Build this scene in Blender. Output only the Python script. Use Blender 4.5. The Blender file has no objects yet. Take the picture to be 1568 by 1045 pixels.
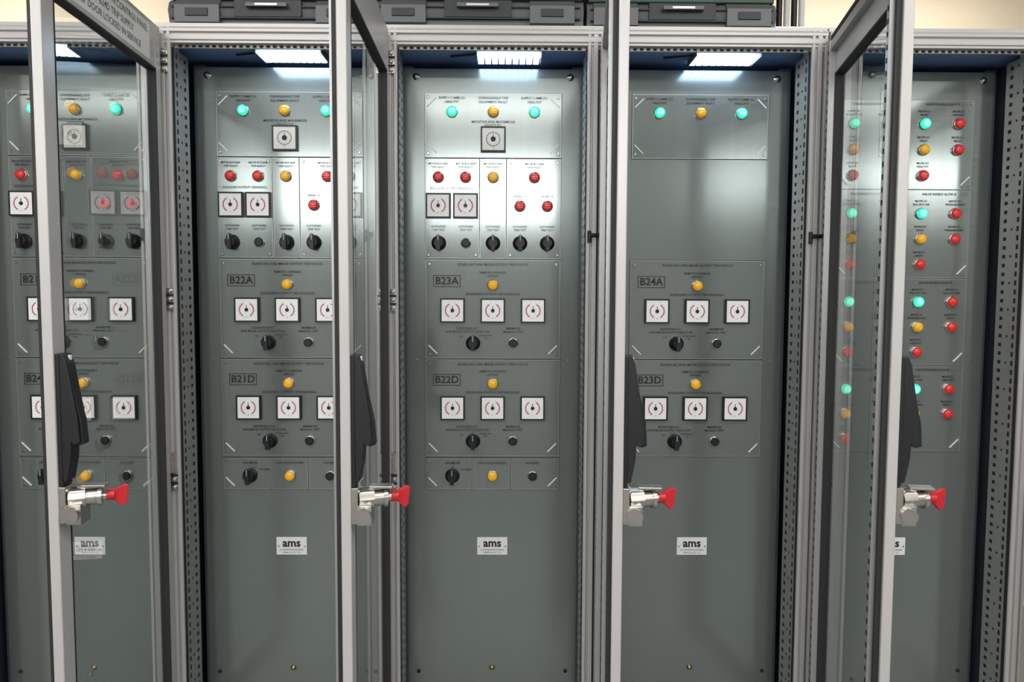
import bpy, math, random
from mathutils import Matrix, Vector
random.seed(4)
sc = bpy.context.scene
EYE = 1.5
def rotm(yaw, pitch, roll):
    return (Matrix.Rotation(-yaw,3,'Z') @ Matrix.Rotation(math.pi/2-pitch,3,'X') @ Matrix.Rotation(roll,3,'Z'))
CAM=(0.03402, -2.21183, 1.49972, 0.01026, 0.06454, 0.00406, 1150.0)

# ---------------- materials ----------------
def pbr(name,col,metal=0.0,rough=0.5,var=0.0,scale=(8,8,8),emit=None,es=0.0,coat=0.0,bump=0.0,sample=True):
    m=bpy.data.materials.new(name); m.use_nodes=True
    nt=m.node_tree; b=nt.nodes["Principled BSDF"]
    b.inputs["Base Color"].default_value=(*col,1); b.inputs["Metallic"].default_value=metal
    b.inputs["Roughness"].default_value=rough
    if coat: b.inputs["Coat Weight"].default_value=coat
    if emit:
        b.inputs["Emission Color"].default_value=(*emit,1); b.inputs["Emission Strength"].default_value=es
        if not sample: m.cycles.emission_sampling='NONE'
    if var or bump:
        tc=nt.nodes.new("ShaderNodeTexCoord"); mp=nt.nodes.new("ShaderNodeMapping")
        mp.inputs["Scale"].default_value=scale
        nz=nt.nodes.new("ShaderNodeTexNoise"); nz.inputs["Scale"].default_value=1.0; nz.inputs["Detail"].default_value=3
        nt.links.new(tc.outputs["Object"],mp.inputs["Vector"]); nt.links.new(mp.outputs[0],nz.inputs["Vector"])
        if var:
            mr=nt.nodes.new("ShaderNodeMix"); mr.data_type='RGBA'
            mr.inputs[6].default_value=(*[c*(1-var) for c in col],1)
            mr.inputs[7].default_value=(*[min(1,c*(1+var)) for c in col],1)
            nt.links.new(nz.outputs["Fac"],mr.inputs[0]); nt.links.new(mr.outputs[2],b.inputs["Base Color"])
        if bump:
            bp=nt.nodes.new("ShaderNodeBump"); bp.inputs["Strength"].default_value=bump; bp.inputs["Distance"].default_value=.001
            nt.links.new(nz.outputs["Fac"],bp.inputs["Height"]); nt.links.new(bp.outputs[0],b.inputs["Normal"])
    return m
M={}
M['frame']=pbr("light_grey_powdercoat",(.50,.48,.465),0.15,.32,.05,(3,3,2))
M['alu']=pbr("aluminium_rail",(.55,.55,.55),.75,.33,.08,(30,30,2))
M['perf']=pbr("zinc_rail",(.42,.42,.41),.6,.4,.1,(20,20,4))
M['hole']=pbr("dark_slot",(.012,.013,.015),0,.7,.1)
M['dark']=pbr("dark_interior",(.05,.06,.065),.3,.4,.1)
M['side']=pbr("interior_side_steel",(.12,.15,.18),.6,.35,.1)
M['roof']=pbr("roof_steel_led_glow",(.22,.36,.68),.3,.35,.1)  # blue light of the LED lamp is put into this base colour
M['panel']=pbr("grey_green_panel",(.230,.258,.244),.58,.18,.05,(4,4,2))
M['plate']=pbr("grey_green_plate",(.258,.286,.272),.62,.14,.05,(60,60,3))
M['edge']=pbr("bare_plate_edge",(.48,.50,.49),.6,.3,.05)
M['chrome']=pbr("nickel",(.62,.60,.57),1,.22,.05)
M['lockm']=pbr("cast_nickel",(.54,.51,.47),.95,.28,.15,(60,60,60),bump=.3)
M['black']=pbr("black_plastic",(.006,.006,.007),0,.45,.1)
M['rubber']=pbr("black_rubber",(.018,.018,.018),0,.7,.1)
M['white']=pbr("meter_face_white",(.90,.89,.87),0,.4,.02)
M['cream']=pbr("timer_face_cream",(.68,.66,.60),0,.4,.02)
M['ink']=pbr("black_ink",(.010,.012,.012),0,.6,.1)
M['maroon']=pbr("maroon_scale",(.42,.03,.08),0,.6,.1)
M['green']=pbr("green_lens_lit",(.02,.35,.2),0,.35,.05,emit=(.02,.80,.42),es=1.25,sample=False)
M['greenc']=pbr("green_lens_core",(.1,.5,.35),0,.4,.05,emit=(.22,1,.66),es=1.35,sample=False)
M['yellow']=pbr("amber_lens",(.85,.45,.015),0,.25,.08,(200,200,200),coat=.4,emit=(.9,.4,.01),es=.12,sample=False)  # unlit lens, faint glow added
M['red']=pbr("red_lens",(.62,.03,.025),0,.25,.08,(200,200,200),coat=.4,emit=(.8,.02,.01),es=.10,sample=False)  # unlit as well, a little glow is put into the red
M['redkey']=pbr("red_key_plastic",(.52,.015,.022),0,.35,.08,(30,30,30))
M['brass']=pbr("brass",(.6,.48,.22),1,.3,.1)
M['case']=pbr("grey_case",(.11,.115,.115),.1,.45,.1)
M['cased']=pbr("case_trim_groove_shade",(.025,.027,.029),.1,.5,.1)
M['caselid']=pbr("green_case",(.018,.05,.028),.0,.4,.1)
M['label']=pbr("label_white",(.80,.79,.76),0,.4,.02)
M['led']=pbr("led_diffuser",(.9,.95,1),0,.4,.01,emit=(.60,.79,1),es=8)
M['tube']=pbr("luminaire_diffuser",(.95,.95,.95),0,.4,.01,emit=(1,.99,.97),es=17)
M['pane']=pbr("added_glow_panel",(.9,.9,.9),0,.3,.01,emit=(.97,.99,1),es=11)  # emission for the added panels behind the camera
M['wall']=pbr("cream_wall",(.80,.68,.50),0,.8,.04,(1,1,1))
M['rwall']=pbr("pale_wall",(.55,.55,.54),0,.8,.04,(1,1,1))
M['ceil']=pbr("ceiling_white",(.78,.77,.75),0,.85,.03,(1,1,1))
M['floor']=pbr("floor_vinyl",(.24,.24,.24),0,.45,.15,(2,2,2))
M['tagw']=pbr("white_cable",(.7,.7,.68),0,.5,.05)
g=bpy.data.materials.new("door_glass"); g.use_nodes=True
nt=g.node_tree; nt.nodes.clear()
o=nt.nodes.new("ShaderNodeOutputMaterial"); mx=nt.nodes.new("ShaderNodeMixShader")
tr=nt.nodes.new("ShaderNodeBsdfTransparent"); tr.inputs[0].default_value=(.87,.90,.89,1)
gl=nt.nodes.new("ShaderNodeBsdfGlossy"); gl.inputs["Roughness"].default_value=.015
lw=nt.nodes.new("ShaderNodeLayerWeight"); lw.inputs[0].default_value=.5
pw=nt.nodes.new("ShaderNodeMath"); pw.operation='POWER'; pw.inputs[1].default_value=2.7
ml=nt.nodes.new("ShaderNodeMath"); ml.operation='MULTIPLY_ADD'; ml.inputs[1].default_value=.86; ml.inputs[2].default_value=.10
nt.links.new(lw.outputs["Facing"],pw.inputs[0]); nt.links.new(pw.outputs[0],ml.inputs[0]); nt.links.new(ml.outputs[0],mx.inputs[0])
nt.links.new(tr.outputs[0],mx.inputs[1]); nt.links.new(gl.outputs[0],mx.inputs[2]); nt.links.new(mx.outputs[0],o.inputs[0])
M['glass']=g

# ---------------- mesh builder ----------------
class MB:
    def __init__(s): s.v=[]; s.f=[]; s.m=[]; s.sm=[]; s.mats=[]
    def mi(s,k):
        if k not in s.mats: s.mats.append(k)
        return s.mats.index(k)
    def add(s,vs,fs,k,smooth=False,T=None):
        b=len(s.v); i=s.mi(k)
        s.v+= [tuple(T@Vector(q)) if T else tuple(q) for q in vs]
        for f in fs: s.f.append([b+j for j in f]); s.m.append(i); s.sm.append(smooth)
    def box(s,x0,x1,y0,y1,z0,z1,k,T=None):
        vs=[(x,y,z) for x in(x0,x1) for y in(y0,y1) for z in(z0,z1)]
        s.add(vs,[(0,1,3,2),(4,6,7,5),(0,4,5,1),(2,3,7,6),(0,2,6,4),(1,5,7,3)],k,T=T)
    def prism(s,poly,axis,a,b,k,T=None):
        n=len(poly)
        def mk(p,t):
            if axis=='z': return (p[0],p[1],t)
            if axis=='x': return (t,p[0],p[1])
            return (p[0],t,p[1])
        vs=[mk(q,a) for q in poly]+[mk(q,b) for q in poly]
        fs=[tuple(range(n))[::-1],tuple(range(n,2*n))]+[(i,(i+1)%n,n+(i+1)%n,n+i) for i in range(n)]
        s.add(vs,fs,k,T=T)
    def lathe(s,cx,cz,prof,k,seg=20,T=None,cap=True,smooth=True):
        vs=[];fs=[]
        for r,y in prof:
            for i in range(seg):
                a=2*math.pi*i/seg; vs.append((cx+r*math.cos(a),y,cz+r*math.sin(a)))
        for j in range(len(prof)-1):
            for i in range(seg):
                fs.append((j*seg+i,j*seg+(i+1)%seg,(j+1)*seg+(i+1)%seg,(j+1)*seg+i))
        s.add(vs,fs,k,smooth,T)
        if cap:
            s.add(vs[-seg:],[tuple(range(seg))],k,False,T); s.add(vs[:seg],[tuple(range(seg))[::-1]],k,False,T)
    def tube(s,p0,p1,r,k,seg=14,r2=None):
        p0=Vector(p0);p1=Vector(p1);d=p1-p0;L=d.length
        q=Vector((0,1,0)).rotation_difference(d.normalized()).to_matrix().to_4x4()
        T=Matrix.Translation(p0)@q
        s.lathe(0,0,[(r,0),(r if r2 is None else r2,L)],k,seg,T)
    def arc(s,cx,cz,r0,r1,a0,a1,y,k,n=10):
        vs=[];fs=[]
        for i in range(n+1):
            a=math.radians(a0+(a1-a0)*i/n)
            vs+= [(cx+r0*math.cos(a),y,cz+r0*math.sin(a)),(cx+r1*math.cos(a),y,cz+r1*math.sin(a))]
        for i in range(n): fs.append((2*i,2*i+1,2*i+3,2*i+2))
        s.add(vs,fs,k)
    def text(s,t,x,z,size,y,k,T=None,bold=0):
        vs,fs=textmesh(t,bold)
        s.add([(x+a*size,y,z+b*size) for a,b in vs],fs,k,T=T)
    def build(s,name,parent=None,bevel=0):
        me=bpy.data.meshes.new(name); me.from_pydata(s.v,[],s.f)
        for k in s.mats: me.materials.append(M[k])
        me.polygons.foreach_set("material_index",s.m); me.polygons.foreach_set("use_smooth",s.sm); me.update()
        ob=bpy.data.objects.new(name,me); sc.collection.objects.link(ob)
        if parent: ob.parent=parent
        if bevel:
            bm=ob.modifiers.new("bevel","BEVEL"); bm.width=bevel; bm.segments=2; bm.limit_method='ANGLE'; bm.angle_limit=math.radians(40)
        return ob
_tc={}
def textmesh(t,bold=0):
    if (t,bold) in _tc: return _tc[(t,bold)]
    cu=bpy.data.curves.new("t","FONT"); cu.body=t; cu.size=1; cu.align_x='CENTER'; cu.align_y='CENTER'; cu.resolution_u=2
    if bold: cu.offset=bold
    ob=bpy.data.objects.new("t",cu); sc.collection.objects.link(ob)
    dg=bpy.context.evaluated_depsgraph_get(); dg.update()
    me=bpy.data.meshes.new_from_object(ob.evaluated_get(dg))
    r=([(v.co.x,v.co.y) for v in me.vertices],[tuple(q.vertices) for q in me.polygons])
    bpy.data.objects.remove(ob); bpy.data.curves.remove(cu); bpy.data.meshes.remove(me)
    _tc[(t,bold)]=r
    return r
def empty(name,loc,rz=0,parent=None):
    e=bpy.data.objects.new(name,None); e.location=loc; e.rotation_euler=(0,0,rz); e.empty_display_size=.1
    sc.collection.objects.link(e)
    if parent: e.parent=parent
    return e

YP=-.0035   # front of sub-plates
FR=-.168     # front plane
# ---------------- components ----------------
def lamp(mb,x,dz,c):
    z=EYE+dz
    mb.lathe(x,z,[(.0165,YP+.001),(.0165,YP-.004),(.0150,YP-.0065),(.0128,YP-.0065)],'chrome',22)
    if c=='green':
        mb.lathe(x,z,[(.0150,YP-.006),(.0147,YP-.011),(.0118,YP-.0145),(.007,YP-.016)],'green',20)
        mb.lathe(x,z,[(.010,YP-.0155),(.007,YP-.0168),(.001,YP-.0172)],'greenc',14)
    else:
        mb.lathe(x,z,[(.0145,YP-.006),(.0142,YP-.012),(.0120,YP-.0155),(.006,YP-.0175),(.001,YP-.018)],c,20)
        for i in range(3):
            mb.box(x-.009,x+.009,YP-.0182,YP-.0165,z-.0065+i*.006,z-.0055+i*.006,c)
def meter(mb,x,dz,timer=False):
    z=EYE+dz; h=.036
    def ring(h0,h1,y0,y1,k):
        mb.box(x-h0,x+h0,y0,y1,z+h1,z+h0,k); mb.box(x-h0,x+h0,y0,y1,z-h0,z-h1,k)
        mb.box(x-h0,x-h1,y0,y1,z-h1,z+h1,k); mb.box(x+h1,x+h0,y0,y1,z-h1,z+h1,k)
    ring(h,.0315,YP-.011,YP+.001,'black')
    mb.box(x-.0318,x+.0318,YP-.0100,YP,z-.0318,z+.0318,'cream' if timer else 'white')
    y=YP-.0104
    if timer:
        mb.arc(x,z,.019,.0205,0,360,y,'ink',28); mb.arc(x,z,.0,.0075,0,360,y-.0002,'ink',18)
        for a in range(0,360,30): mb.arc(x,z,.015,.018,a-2,a+2,y,'ink',1)
        mb.box(x-.0007,x+.0007,y-.0006,y,z,z+.017,'ink')
        mb.text("h",x,z-.025,.008,y,'ink')
    else:
        mb.arc(x,z,.0188,.0216,118,242,y,'maroon',16); mb.arc(x,z,.0188,.0216,-62,62,y,'maroon',16)
        for a in range(110,251,20): mb.arc(x,z,.0228,.0250,a-1.2,a+1.2,y,'ink',1)
        for a in range(-70,71,20): mb.arc(x,z,.0228,.0250,a-1.2,a+1.2,y,'ink',1)
        mb.lathe(x,z,[(.0056,y),(.0048,y-.003)],'black',16)
        mb.box(x-.0008,x+.0008,y-.001,y,z,z+.014,'ink')
        mb.text("V",x,z-.022,.007,y,'ink')
def knob(mb,x,dz,ang=0):
    z=EYE+dz
    mb.lathe(x,z,[(.0215,YP+.001),(.0215,YP-.004),(.020,YP-.006),(.0165,YP-.007),(.0155,YP-.022),(.013,YP-.024)],'black',26)
    T=Matrix.Translation((x,0,z))@Matrix.Rotation(ang,4,'Y')
    mb.prism([(-.0055,-.021),(.0055,-.021),(.0065,0),(.0048,.020),(0,.0245),(-.0048,.020),(-.0065,0)],'y',YP-.034,YP-.018,'black',T)
    mb.box(-.0006,.0006,YP-.0345,YP-.0335,.006,.022,'label',T)
def button(mb,x,dz):
    z=EYE+dz
    mb.lathe(x,z,[(.0150,YP+.001),(.0150,YP-.005),(.0135,YP-.007),(.0105,YP-.007)],'chrome',22)
    mb.lathe(x,z,[(.0128,YP-.006),(.0125,YP-.011),(.010,YP-.0125)],'black',20)
def screw(mb,x,dz,r=.0045,k='chrome',y=None):
    y0=YP if y is None else y; z=EYE+dz
    mb.lathe(x,z,[(r,y0+.001),(r,y0-.0012),(r*.7,y0-.0026)],k,12)
    mb.box(x-r*.6,x+r*.6,y0-.003,y0-.0024,z-r*.12,z+r*.12,'hole')
def plate(mb,x0,x1,z0,z1):
    a,b=EYE+z0,EYE+z1; e=.0011
    mb.box(x0,x1,YP,.0002,a,b,'plate')
    for q in((x0,x1,a,a+e),(x0,x1,b-e,b),(x0,x0+e,a+e,b-e),(x1-e,x1,a+e,b-e)):
        mb.box(q[0],q[1],YP-.0003,YP+.001,q[2],q[3],'edge')
    d=.0016
    for q in((x0-d,x1+d,a-d,a),(x0-d,x1+d,b,b+d),(x0-d,x0,a,b),(x1,x1+d,a,b)):
        mb.box(q[0],q[1],-.0005,.0004,q[2],q[3],'hole')
def clip(mb,x,dz,s,L=.036):
    z=EYE+dz; w=.0015
    T=Matrix.Translation((x,YP,z))@Matrix.Rotation(math.radians(45)*s,4,'Y')
    mb.box(-L/2,L/2,-.003,.0003,-w,w,'label',T)

def legend(mb,t,x,dz,size=.0085,k='ink'):
    mb.text(t,x,EYE+dz,size*1.12,YP-.0006,k,bold=.018)

def status_plate(inst,pl,lg,z0,z1,zc,zm,zk,lab):
    plate(pl,-.197,.197,z0,z1)
    for sx in(-1,1):
        screw(inst,sx*.185,z1-.012); screw(inst,sx*.185,z0+.012)
        clip(inst,sx*.176,z0+.026,-sx)
    lamp(inst,0,zc,'yellow')
    legend(lg,"B22/B23 B/C AND M/O/B OUTPUT TRIP STATUS",0,z1-.014,.0088)
    legend(lg,"REMOTE OVERRIDE",0,zc+.036,.008); legend(lg,"APPLIED",0,zc+.026,.008)
    legend(lg,"B22/B23/B24 OUTPUT TRIP READINGS",0,zc-.0265,.0085)
    for x in(-.118,0,.118): meter(inst,x,zm)
    knob(inst,-.058,zk); button(inst,.060,zk+.001)
    legend(lg,"B22/B23/B24 A/C",-.075,zk+.043,.008); legend(lg,"AND M/O/B OUTPUT SELECTOR",-.075,zk+.033,.008)
    legend(lg,"M/B/M/O/B",.060,zk+.043,.008); legend(lg,"MANUAL TEST",.060,zk+.033,.008)
    legend(lg,"OFF",-.092,zk+.018,.006); legend(lg,"NORM/CONT",-.022,zk+.022,.0055); legend(lg,"TRIP",-.022,zk+.014,.0055)
    x,z=-.135,EYE+zc+.011
    for a in((-.040,.040,.0155,.0172),(-.040,.040,-.0172,-.0155)): lg.box(x+a[0],x+a[1],YP-.0012,YP,z+a[2],z+a[3],'ink')
    for a in((-.040,-.0383),(.0383,.040)): lg.box(x+a[0],x+a[1],YP-.0012,YP,z-.017,z+.017,'ink')
    lg.text(lab,x,z,.0305,YP-.0014,'ink',bold=.018)

def upper_plate(inst,pl,lg,timer=True):
    plate(pl,-.197,.197,.390,.5736)
    for sx in(-1,1):
        for z in(.562,.402): screw(inst,sx*.188,z)
        clip(inst,sx*.178,.548,sx); clip(inst,sx*.178,.416,-sx)
    lamp(inst,-.119,.5199,'green'); lamp(inst,0,.5199,'yellow'); lamp(inst,.119,.5199,'green')
    for x,t in((-.119,"SUPPLY 2 AMB 221"),(0,"OVERRIDEABLE TRIP"),(.119,"SUPPLY 2 AMB 221")):
        legend(lg,t,x,.5599,.0085); legend(lg,"HEALTHY" if x else "EQUIPMENT FAULT",x,.5485,.0085)
    if timer:
        legend(lg,"MONITOR AND M/O/B/M/O/B",0,.492,.0085); legend(lg,"RELAYS 221",0,.4825,.0085)
        meter(inst,0,.4415,True)

def trip_plates(inst,pl,lg,extra):
    edges=[(-.197,-.0405),(-.0385,.0375),(.0395,.197)]
    for a,b in edges: plate(pl,a,b,.0985,.3865)
    for x in(-.188,-.05,.05,.188): 
        screw(inst,x,.376,.004); screw(inst,x,.109,.004)
    for x,c in((-.159,'red'),(-.080,'red'),(0,'yellow'),(.120,'red')): lamp(inst,x,.3333,c)
    for x in(-.159,-.080,0,.120):
        legend(lg,"M/O/B BUS BAR",x,.372,.0072); legend(lg,"TRIP READY",x,.362,.0072)
    legend(lg,"B22/23/24 OUTPUT READINGS",-.119,.301,.0085)
    for x in(-.159,-.080): meter(inst,x,.2508)
    for x in((.078,.158) if extra else (.080,)): 
        lamp(inst,x,.2508,'red'); legend(lg,"M/B/M/O/B",x,.2788,.0065)
    for x in(-.158,0,.079,.158): knob(inst,x,.143)
    button(inst,-.079,.143)
    for x in(-.158,-.079,0,.079,.158):
        legend(lg,"SUSTAINED",x,.191,.0075); legend(lg,"TRIP TEST",x,.181,.0075)

def lower_plate(inst,pl,lg):
    plate(pl,-.197,-.062,-.5871,-.4935); plate(pl,-.060,.052,-.5871,-.4935); plate(pl,.054,.197,-.5871,-.4935)
    knob(inst,-.119,-.5457); lamp(inst,0,-.5457,'yellow'); button(inst,.119,-.5457)
    legend(lg,"GAS MODE",-.119,-.508,.008); legend(lg,"CLR VALVE APPLIED",0,-.508,.008); legend(lg,"GAS RESET",.119,-.508,.008)
    legend(lg,"OUT/RESET",-.077,-.528,.006)
    for sx in(-1,1):
        screw(inst,sx*.187,-.502,.004); screw(inst,sx*.187,-.577,.004); clip(inst,sx*.178,-.564,-sx)

def grid_plates(inst,pl,lg):
    for g_ in range(4):
        zt=.494-g_*.2585
        plate(pl,-.197,.197,zt-.188,zt+.0685)
        for sx in(-1,1):
            screw(inst,sx*.188,zt+.058,.004); screw(inst,sx*.188,zt-.178,.004)
            clip(inst,sx*.178,zt-.164,-sx)
        rows=[('green','red'),('yellow','red'),('red',None)]
        for r,(a,b) in enumerate(rows):
            z=zt-.0745*r
            for x,c in((-.153,a),(-.055,b),(.053,a),(.153,b)):
                if c:
                    lamp(inst,x,z,c); legend(lg,"M/O/B 221",x,z+.036,.0072); legend(lg,random.choice(["RELAY","BUS OUT A/B","PRESSURE HIGH","HEALTHY"]),x,z+.026,.0072)
        legend(lg,"VALVE B22/B23 SLOW A",-.105,zt+.056,.0085); legend(lg,"VALVE B22/B23 SLOW B",.105,zt+.056,.0085)

CFG=[('B21A','B24D',True,False),('B22A','B21D',True,False),('B23A','B22D',True,True),('B24A','B23D',False,False),None]
def cabinet(i):
    xc=(i-2)*.6
    e=empty("control_cabinet",(xc,0,0))
    fr=MB()
    prof=[(.002,.06),(.002,.004),(.005,0),(.0105,0),(.0120,.010),(.0168,.010),(.0180,0),(.0295,0),(.031,.008),(.0355,.008),(.037,0),(.044,0),(.046,.003),(.046,.06)]
    for sx in(-1,1):
        fr.prism([(sx*(.3-a),FR+b) for a,b in prof],'z',.1,2.2,'frame')
        a,b=sorted((sx*(.3-.0126),sx*(.3-.0162))); fr.box(a,b,FR+.0085,FR+.012,.1,2.15,'cased')  # dark strip set in the post groove to paint its shade
    hp=[(.0,.06),(.0,.002),(-.006,0),(-.013,0),(-.015,.008),(-.019,.008),(-.021,0),(-.034,0),(-.036,.004),(-.042,.004),(-.042,.02),(-.03,.06)]
    fr.prism([(FR-.001+b,2.2+a) for a,b in hp],'x',-.297,.297,'frame')
    fr.prism([(FR+b,.148+a) for a,b in hp],'x',-.254,.254,'frame')
    fr.box(-.298,.298,FR+.01,.42,2.2,2.212,'frame')
    fr.box(-.298,.298,FR+.004,.42,0,.1,'case')
    fr.build("frame",e,.0008)
    sh=MB()
    for sx in(-1,1):
        a,b=sorted((sx*.288,sx*.299)); sh.box(a,b,FR+.06,.42,.1,2.2,'side')
    sh.box(-.288,.288,.41,.42,.1,2.2,'dark')
    sh.box(-.288,.288,FR+.035,.41,2.165,2.199,'roof'); sh.box(-.288,.288,FR+.06,.41,.1,.12,'dark')
    sh.build("shell",e)
    pf=MB()
    for sx in(-1,1):
        a,b=sorted((sx*.2535,sx*.275)); pf.box(a,b,FR+.022,-.055,.12,2.15,'perf')
        a,b=sorted((sx*.2525,sx*.258)); pf.box(a,b,FR+.008,FR+.020,.12,2.15,'rubber')
        z=.15
        while z<2.13:
            a,b=sorted((sx*.2530,sx*.2540))
            pf.box(a,b,-.136,-.128,z,z+.014,'hole'); pf.box(a,b,-.085,-.073,z+.002,z+.012,'hole')
            if int(z*40)%3==0: pf.box(a,b,-.110,-.104,z+.004,z+.010,'hole')
            z+=.025
    pf.box(-.25,.25,FR+.020,FR+.030,2.150,2.163,'perf')
    x=-.24
    while x<.235:
        pf.box(x,x+.010,FR+.0194,FR+.0205,2.151,2.157,'hole'); x+=.018
    for sx in(-1,1):
        a,b=sorted((sx*.228,sx*.262)); pf.box(a,b,.003,.03,.12,2.15,'side')
    pf.build("perforated_rails",e)
    bp=MB(); bp.box(-.2535,.2535,0,.003,.15,2.143,'panel')
    bp.build("mounting_panel",e)
    inst=MB(); pl=MB(); lg=MB()
    cfg=CFG[i]
    for sx in(-1,1):
        inst.lathe(sx*.222,EYE+.62,[(.0105,.0005),(.0105,-.0015),(.006,-.0018),(.0058,-.005),(.003,-.006)],'chrome',16)
        inst.lathe(sx*.222,.352,[(.006,.0005),(.006,-.002),(.004,-.003)],'hole',12)
        inst.lathe(sx*.222,EYE-.2,[(.004,.0005),(.004,-.002),(.003,-.003)],'chrome',12)
    inst.lathe(0,EYE-1.1358,[(.0085,.0005),(.0085,-.002),(.006,-.003),(.006,-.006),(.003,-.007)],'brass',14)
    inst.box(-.045,.045,-.003,.0003,EYE-.7602-.0265,EYE-.7602+.0265,'label')
    lg.text("ams",0,EYE-.7515,.034,-.0036,'ink',bold=.03)
    lg.text("AUTOMATION SYSTEMS",0,EYE-.772,.0065,-.0036,'ink'); lg.text("SERIAL No. 221 / 22",0,EYE-.780,.006,-.0036,'ink')
    for sx in(-1,1): 
        inst.lathe(sx*.039,EYE-.7602,[(.0028,-.0028),(.0028,-.004),(.0015,-.0045)],'chrome',10)
    if cfg:
        upper_plate(inst,pl,lg,timer=(i!=3))
        if cfg[2]: trip_plates(inst,pl,lg,cfg[3] or i==0)
        status_plate(inst,pl,lg,-.1945,.0945,.0211,-.0535,-.1495,cfg[0])
        status_plate(inst,pl,lg,-.4865,-.1985,-.2697,-.3416,-.4414,cfg[1])
        if cfg[2]: lower_plate(inst,pl,lg)
    else:
        grid_plates(inst,pl,lg)
    pl.build("instrument_plates",e); inst.build("instruments",e); lg.build("engraved_legends",e)
    if i in(1,2,3):
        ld=MB()
        for x in(-.046,.133): ld.box(x,x+.003,-.125,-.025,2.146,2.1655,'case')
        for k in range(9):
            x=-.041+k*.0193
            ld.box(x,x+.015,-.120,-.030,2.148,2.154,'led')
        ld.box(-.045,.135,-.080,-.070,2.154,2.166,'label')
        ld.tube((-.045,-.08,2.160),(-.12,-.05,2.162),.003,'black',8)
        ld.build("interior_led_lamp",e)
    hw=MB()
    for z in(2.11,1.478,.985):
        x=-.268
        hw.box(x-.008,x+.008,FR-.006,FR+.002,z-.030,z+.030,'chrome')
        for dz in(-.022,0,.022):
            hw.lathe(x,z+dz,[(.006,FR-.006),(.006,FR-.011),(.003,FR-.012)],'chrome',12)
        for dz in(-.011,.011): hw.box(x-.009,x+.009,FR-.0075,FR-.005,z+dz-.003,z+dz+.003,'hole')
    hw.box(-.298,-.262,FR-.016,FR,1.005,1.06,'lockm'); hw.box(-.292,-.268,FR-.022,FR-.012,1.018,1.048,'chrome')
    hw.box(-.286,-.274,FR-.0235,FR-.021,1.024,1.042,'hole')
    z=1.655
    hw.tube((.262,FR-.006,z),(.300,FR-.006,z),.0055,'black'); hw.tube((.262,FR-.006,z-.02),(.262,FR-.006,z+.012),.005,'black')
    hw.build("latches_and_hinges",e)
    return e
CABS=[cabinet(i) for i in range(5)]

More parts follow.
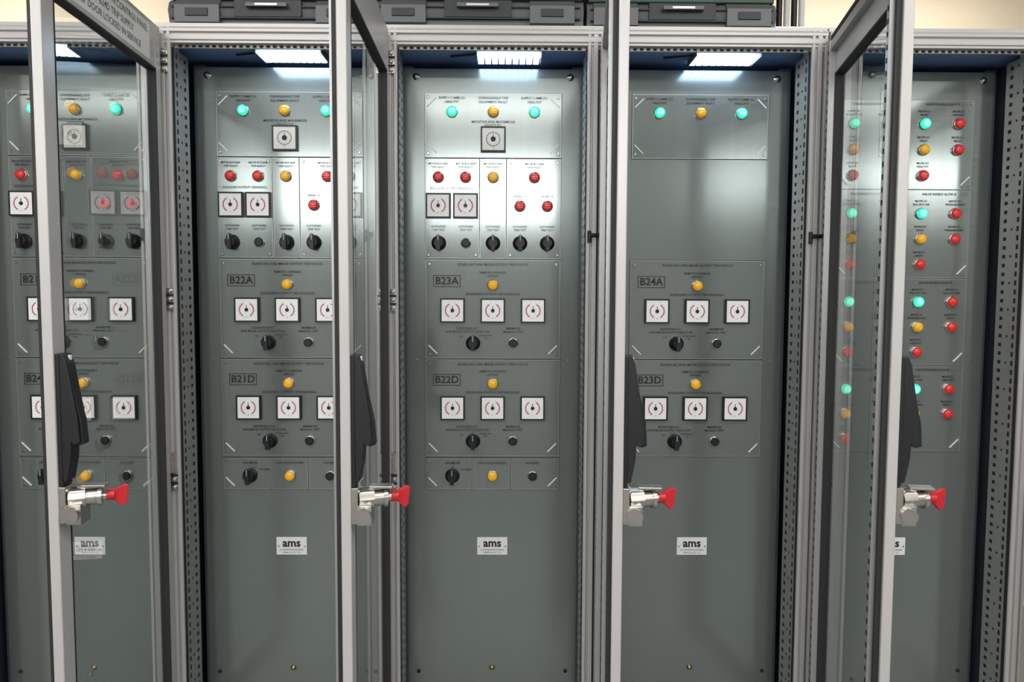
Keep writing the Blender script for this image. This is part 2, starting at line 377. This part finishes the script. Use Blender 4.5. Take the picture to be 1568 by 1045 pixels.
# ---------------- doors (hinged parts of the cabinets) ----------------
W=.588; TH=.026
def door(ci,alpha,label=False):
    e=empty("glass_door",(.3,FR-.012,0),math.pi+math.radians(alpha),CABS[ci])
    z0,z1=.125,2.19
    f=MB(); s=.046
    n0=0.006
    f.box(W-s,W,n0,TH,z0,z1,'frame'); f.box(.004,s-.008,n0,TH,z0,z1,'frame')
    f.box(s-.008,W-s,n0,TH,z1-.115,z1,'frame'); f.box(s-.008,W-s,n0,TH,z0,z0+.1,'frame')
    f.build("door_frame",e,.0025)
    t=MB()
    for a,b in((W-.044,W-.026),(.020,.037)):
        t.box(a,b,-.012,n0,z0+.03,z1-.03,'perf')
        z=z0+.05
        while z<z1-.05:
            t.box(a+.005,b-.005,-.0126,-.0115,z,z+.010,'hole')
            z+=.025
    t.box(.024,W-.028,-.010,n0,z1-.055,z1-.033,'perf'); t.box(.024,W-.028,-.010,n0,z0+.033,z0+.055,'perf')
    for (a,b) in((W-.020,W-.009),(.008,.018)): t.box(a,b,-.004,n0,z0+.01,z1-.01,'rubber')
    t.box(.018,W-.020,-.004,n0,z1-.021,z1-.010,'rubber')
    t.box(W-s-.003,W-s+.001,.003,TH+.0005,z0+.1,z1-.112,'rubber'); t.box(s-.010,s-.006,.003,TH+.0005,z0+.1,z1-.112,'rubber')
    t.box(s-.010,W-s+.001,.003,TH+.0005,z1-.118,z1-.113,'rubber')
    t.build("inner_rails_and_gasket",e)
    gb=MB(); zz0,zz1=z0+.098,z1-.113
    gb.add([(s-.009,.016,zz0),(W-s+.001,.016,zz0),(W-s+.001,.016,zz1),(s-.009,.016,zz1)],[(0,1,2,3)],'glass')
    gb.build("glass_pane",e)
    h=MB(); u0,u1=W-.041,W-.006
    h.box(u0-.001,u1+.002,TH,TH+.008,1.118,1.378,'black')
    poly=[(0,0),(.012,.002),(.018,-.018),(.027,-.075),(.035,-.125),(.038,-.172),(.026,-.178),(.022,-.172),(.020,-.205),(.012,-.248),(0,-.252)]
    h.prism([(TH+.003+a,1.376+b) for a,b in poly],'x',u0,u1,'black')
    h.prism([(TH+.003+a,1.376+b) for a,b in [(.022,-.05),(.040,-.13),(.043,-.176),(.031,-.180),(.026,-.13)]],'x',u0+.006,u1-.006,'black')
    h.box(u0+.006,u1-.016,TH+.010,TH+.019,1.345,1.374,'label')
    h.build("swing_handle",e,.003)
    k=MB(); uc=W-.021; zc=1.085; N=TH+.003
    k.box(uc-.022,uc+.020,TH,N+.010,zc-.040,zc+.032,'lockm')
    k.box(uc-.024,uc+.016,N+.008,N+.036,zc-.044,zc-.004,'lockm')
    k.tube((uc+.004,N+.02,zc-.022),(uc+.028,N+.02,zc-.022),.016,'lockm')
    k.tube((uc-.002,N+.006,zc+.006),(uc-.012,N+.034,zc+.006),.0225,'lockm',8)
    k.tube((uc-.011,N+.032,zc+.004),(uc-.020,N+.056,zc+.004),.0165,'lockm')
    k.tube((uc-.020,N+.054,zc+.004),(uc-.022,N+.061,zc+.004),.0200,'chrome')
    k.tube((uc-.022,N+.061,zc+.004),(uc-.026,N+.074,zc+.004),.009,'lockm')
    for dz in(-.032,.024):
        for du in(-.016,.014): k.lathe(uc+du,zc+dz,[(.004,N+.009),(.004,N+.013),(.002,N+.014)],'chrome',10)
    k.box(uc-.03,uc-.002,N+.028,N+.074,zc+.025,zc+.030,'lockm')
    T=Matrix.Translation((uc-.027,N+.070,zc+.004))@Matrix.Rotation(math.radians(22),4,'Z')
    k.prism([(-.002,-.006),(.008,-.009),(.026,-.026),(.033,-.019),(.037,.016),(.030,.019),(.010,.010),(-.002,.008)],'x',-.005,.005,'redkey',T)
    k.tube((uc-.025,N+.068,zc+.004),(uc-.029,N+.082,zc+.004),.0105,'redkey')
    k.build("trapped_key_interlock",e,.0012)
    if label:
        l=MB()
        l.box(.075,W-.075,TH,TH+.0006,2.087,2.178,'label')
        for r,t_ in enumerate(["CLASS 2/3 SUBSTATION CONTROL PANEL","B21A / B24D TRIP SUPPLY","KEEP DOOR LOCKED IN SERVICE"]):
            vs,fs=textmesh(t_,.002); sz=.022
            l.add([(W/2-a*sz,TH+.0012,2.158-r*.026+b*sz) for a,b in vs],fs,'case')
        l.build("door_label",e)
    hg=MB()
    for z in(2.05,1.478,.985,.3):
        hg.tube((.0,-.002,z-.03),(.0,-.002,z+.03),.006,'chrome'); hg.box(.0,.030,-.006,.008,z-.022,z+.022,'chrome')
        for dz in(-.012,.012): hg.lathe(.02,z+dz,[(.004,.007),(.004,-.008),(.003,-.009)],'hole',8)
    hg.build("door_hinges",e)
    return e
door(0,94,True); door(1,91); door(2,84.3); door(3,78.6); door(4,95)

# ---------------- on the cabinet roofs ----------------
def case(x0,x1,y0):
    xc=(x0+x1)/2; w=(x1-x0)/2
    e=empty("equipment_case",(xc,y0,2.212))
    b=MB()
    b.prism([(0,0),(.34,0),(.34,.076),(.012,.076),(.0,.066),(-.008,.045),(0,.02)],'x',-w,w,'case')
    for s_ in(-1,1):
        b.prism([(-.018,.01),(0,0),(0,.074),(-.018,.056)],'x',s_*w*.70-.06,s_*w*.70+.06,'case')
        b.box(s_*w*.70-.03,s_*w*.70+.03,-.022,-.016,.026,.046,'cased')
    b.box(-w+.01,w-.01,-.0115,0,.052,.056,'cased'); b.box(-w+.01,w-.01,-.012,0,.022,.026,'cased')
    b.box(-.09,.09,-.014,0,.026,.07,'cased')
    b.box(-.055,.055,-.030,-.022,.048,.058,'case'); b.box(-.055,-.045,-.024,0,.048,.058,'case'); b.box(.045,.055,-.024,0,.048,.058,'case')
    b.box(-.03,.03,-.0308,-.0295,.050,.056,'alu')
    b.build("case_body",e,.003)
    c=MB(); c.prism([(.0,.076),(.34,.076),(.34,.23),(.03,.23),(.006,.20)],'x',-w+.004,w-.004,'caselid')
    for k in range(8):
        x=-w+.04+k*(2*w-.08)/7; c.box(x-.006,x+.006,-.001,.006,.09,.19,'cased')
    c.build("case_lid",e,.004)
case(-.875,-.335,-.12); case(-.325,.245,-.13); case(.255,.77,-.12)
e=empty("cable_conduit",(.84,.05,2.2115))
c=MB()
for k in range(4): 
    c.tube((k*.022,0,0),(k*.022,0,.78),.009,'tagw' if k%2 else 'black',10)
c.box(-.02,.09,-.014,.014,.05,.07,'alu'); c.build("conduits",e)

# ---------------- room ----------------
X0,X1,Y0,Y1,H=-5.0,6.0,-5.3,1.3,3.0
def slab(name,a,b,c_,d,e_,f_,k):
    m=MB(); m.box(a,b,c_,d,e_,f_,k); return m.build(name)
slab("floor",X0,X1,Y0,Y1,-.1,0,'floor'); slab("ceiling",X0,X1,Y0,Y1,H,H+.1,'ceil')
slab("wall_back",X0,X1,Y1,Y1+.1,0,H,'wall'); slab("wall_front",X0,X1,Y0-.1,Y0,0,H,'rwall')
slab("wall_left",X0-.1,X0,Y0,Y1,0,H,'rwall'); slab("wall_right",X1,X1+.1,Y0,Y1,0,H,'rwall')
glare_rects=[(-2.65,-1.30,2.20,2.80),(-.80,.70,2.20,2.80),(2.0,2.75,2.42,2.80),(3.2,4.7,2.54,2.80)]  # unseen glowing panels, added and sized for the highlights on the plates
for n,(a,b,za,zb) in enumerate(glare_rects):
    e=empty("glare_panel_%d"%(n+1),((a+b)/2,Y0,(za+zb)/2)); w2=(b-a)/2; h2=(zb-za)/2
    m=MB()
    for q in((-w2-.03,w2+.03,-h2-.03,-h2),(-w2-.03,w2+.03,h2,h2+.03),(-w2-.03,-w2,-h2,h2),(w2,w2+.03,-h2,h2)):
        m.box(q[0],q[1],0,.06,q[2],q[3],'frame')
    m.box(-w2,w2,.01,.04,-h2,h2,'pane'); m.build("framed_glow_panel",e)
def luminaire(x,y,w,d):
    e=empty("ceiling_luminaire",(x,y,H))
    m=MB()
    m.box(-w/2,w/2,-d/2,d/2,-.03,-.001,'label')
    a,b=w/2-.03,d/2-.03
    m.add([(-a,-b,-.0305),(a,-b,-.0305),(a,b,-.0305),(-a,b,-.0305)],[(3,2,1,0)],'tube'); m.build("fitting",e)
for x in(-3.6,-1.2,1.2,3.6): luminaire(x,-1.9,1.5,.5)
for x in(-3.0,0,3.0): luminaire(x,-3.8,1.5,.3)
for x in(-2.0,1.6): luminaire(x,.85,1.2,.25)  # unseen row added to brighten the wall behind the cabinets
w=bpy.data.worlds.new("world"); sc.world=w; w.use_nodes=True
w.node_tree.nodes["Background"].inputs[0].default_value=(.5,.52,.55,1); w.node_tree.nodes["Background"].inputs[1].default_value=.3

# ---------------- camera ----------------
cx,cy,cz,yaw,pitch,roll,f=CAM
cam=bpy.data.cameras.new("camera"); cam.sensor_width=36; cam.lens=f/1568*36; cam.clip_start=.05
co=bpy.data.objects.new("camera",cam); sc.collection.objects.link(co)
co.matrix_world=Matrix.Translation((cx,cy,cz))@rotm(yaw,pitch,roll).to_4x4()
sc.camera=co
sc.view_settings.view_transform='Standard'; sc.view_settings.exposure=0
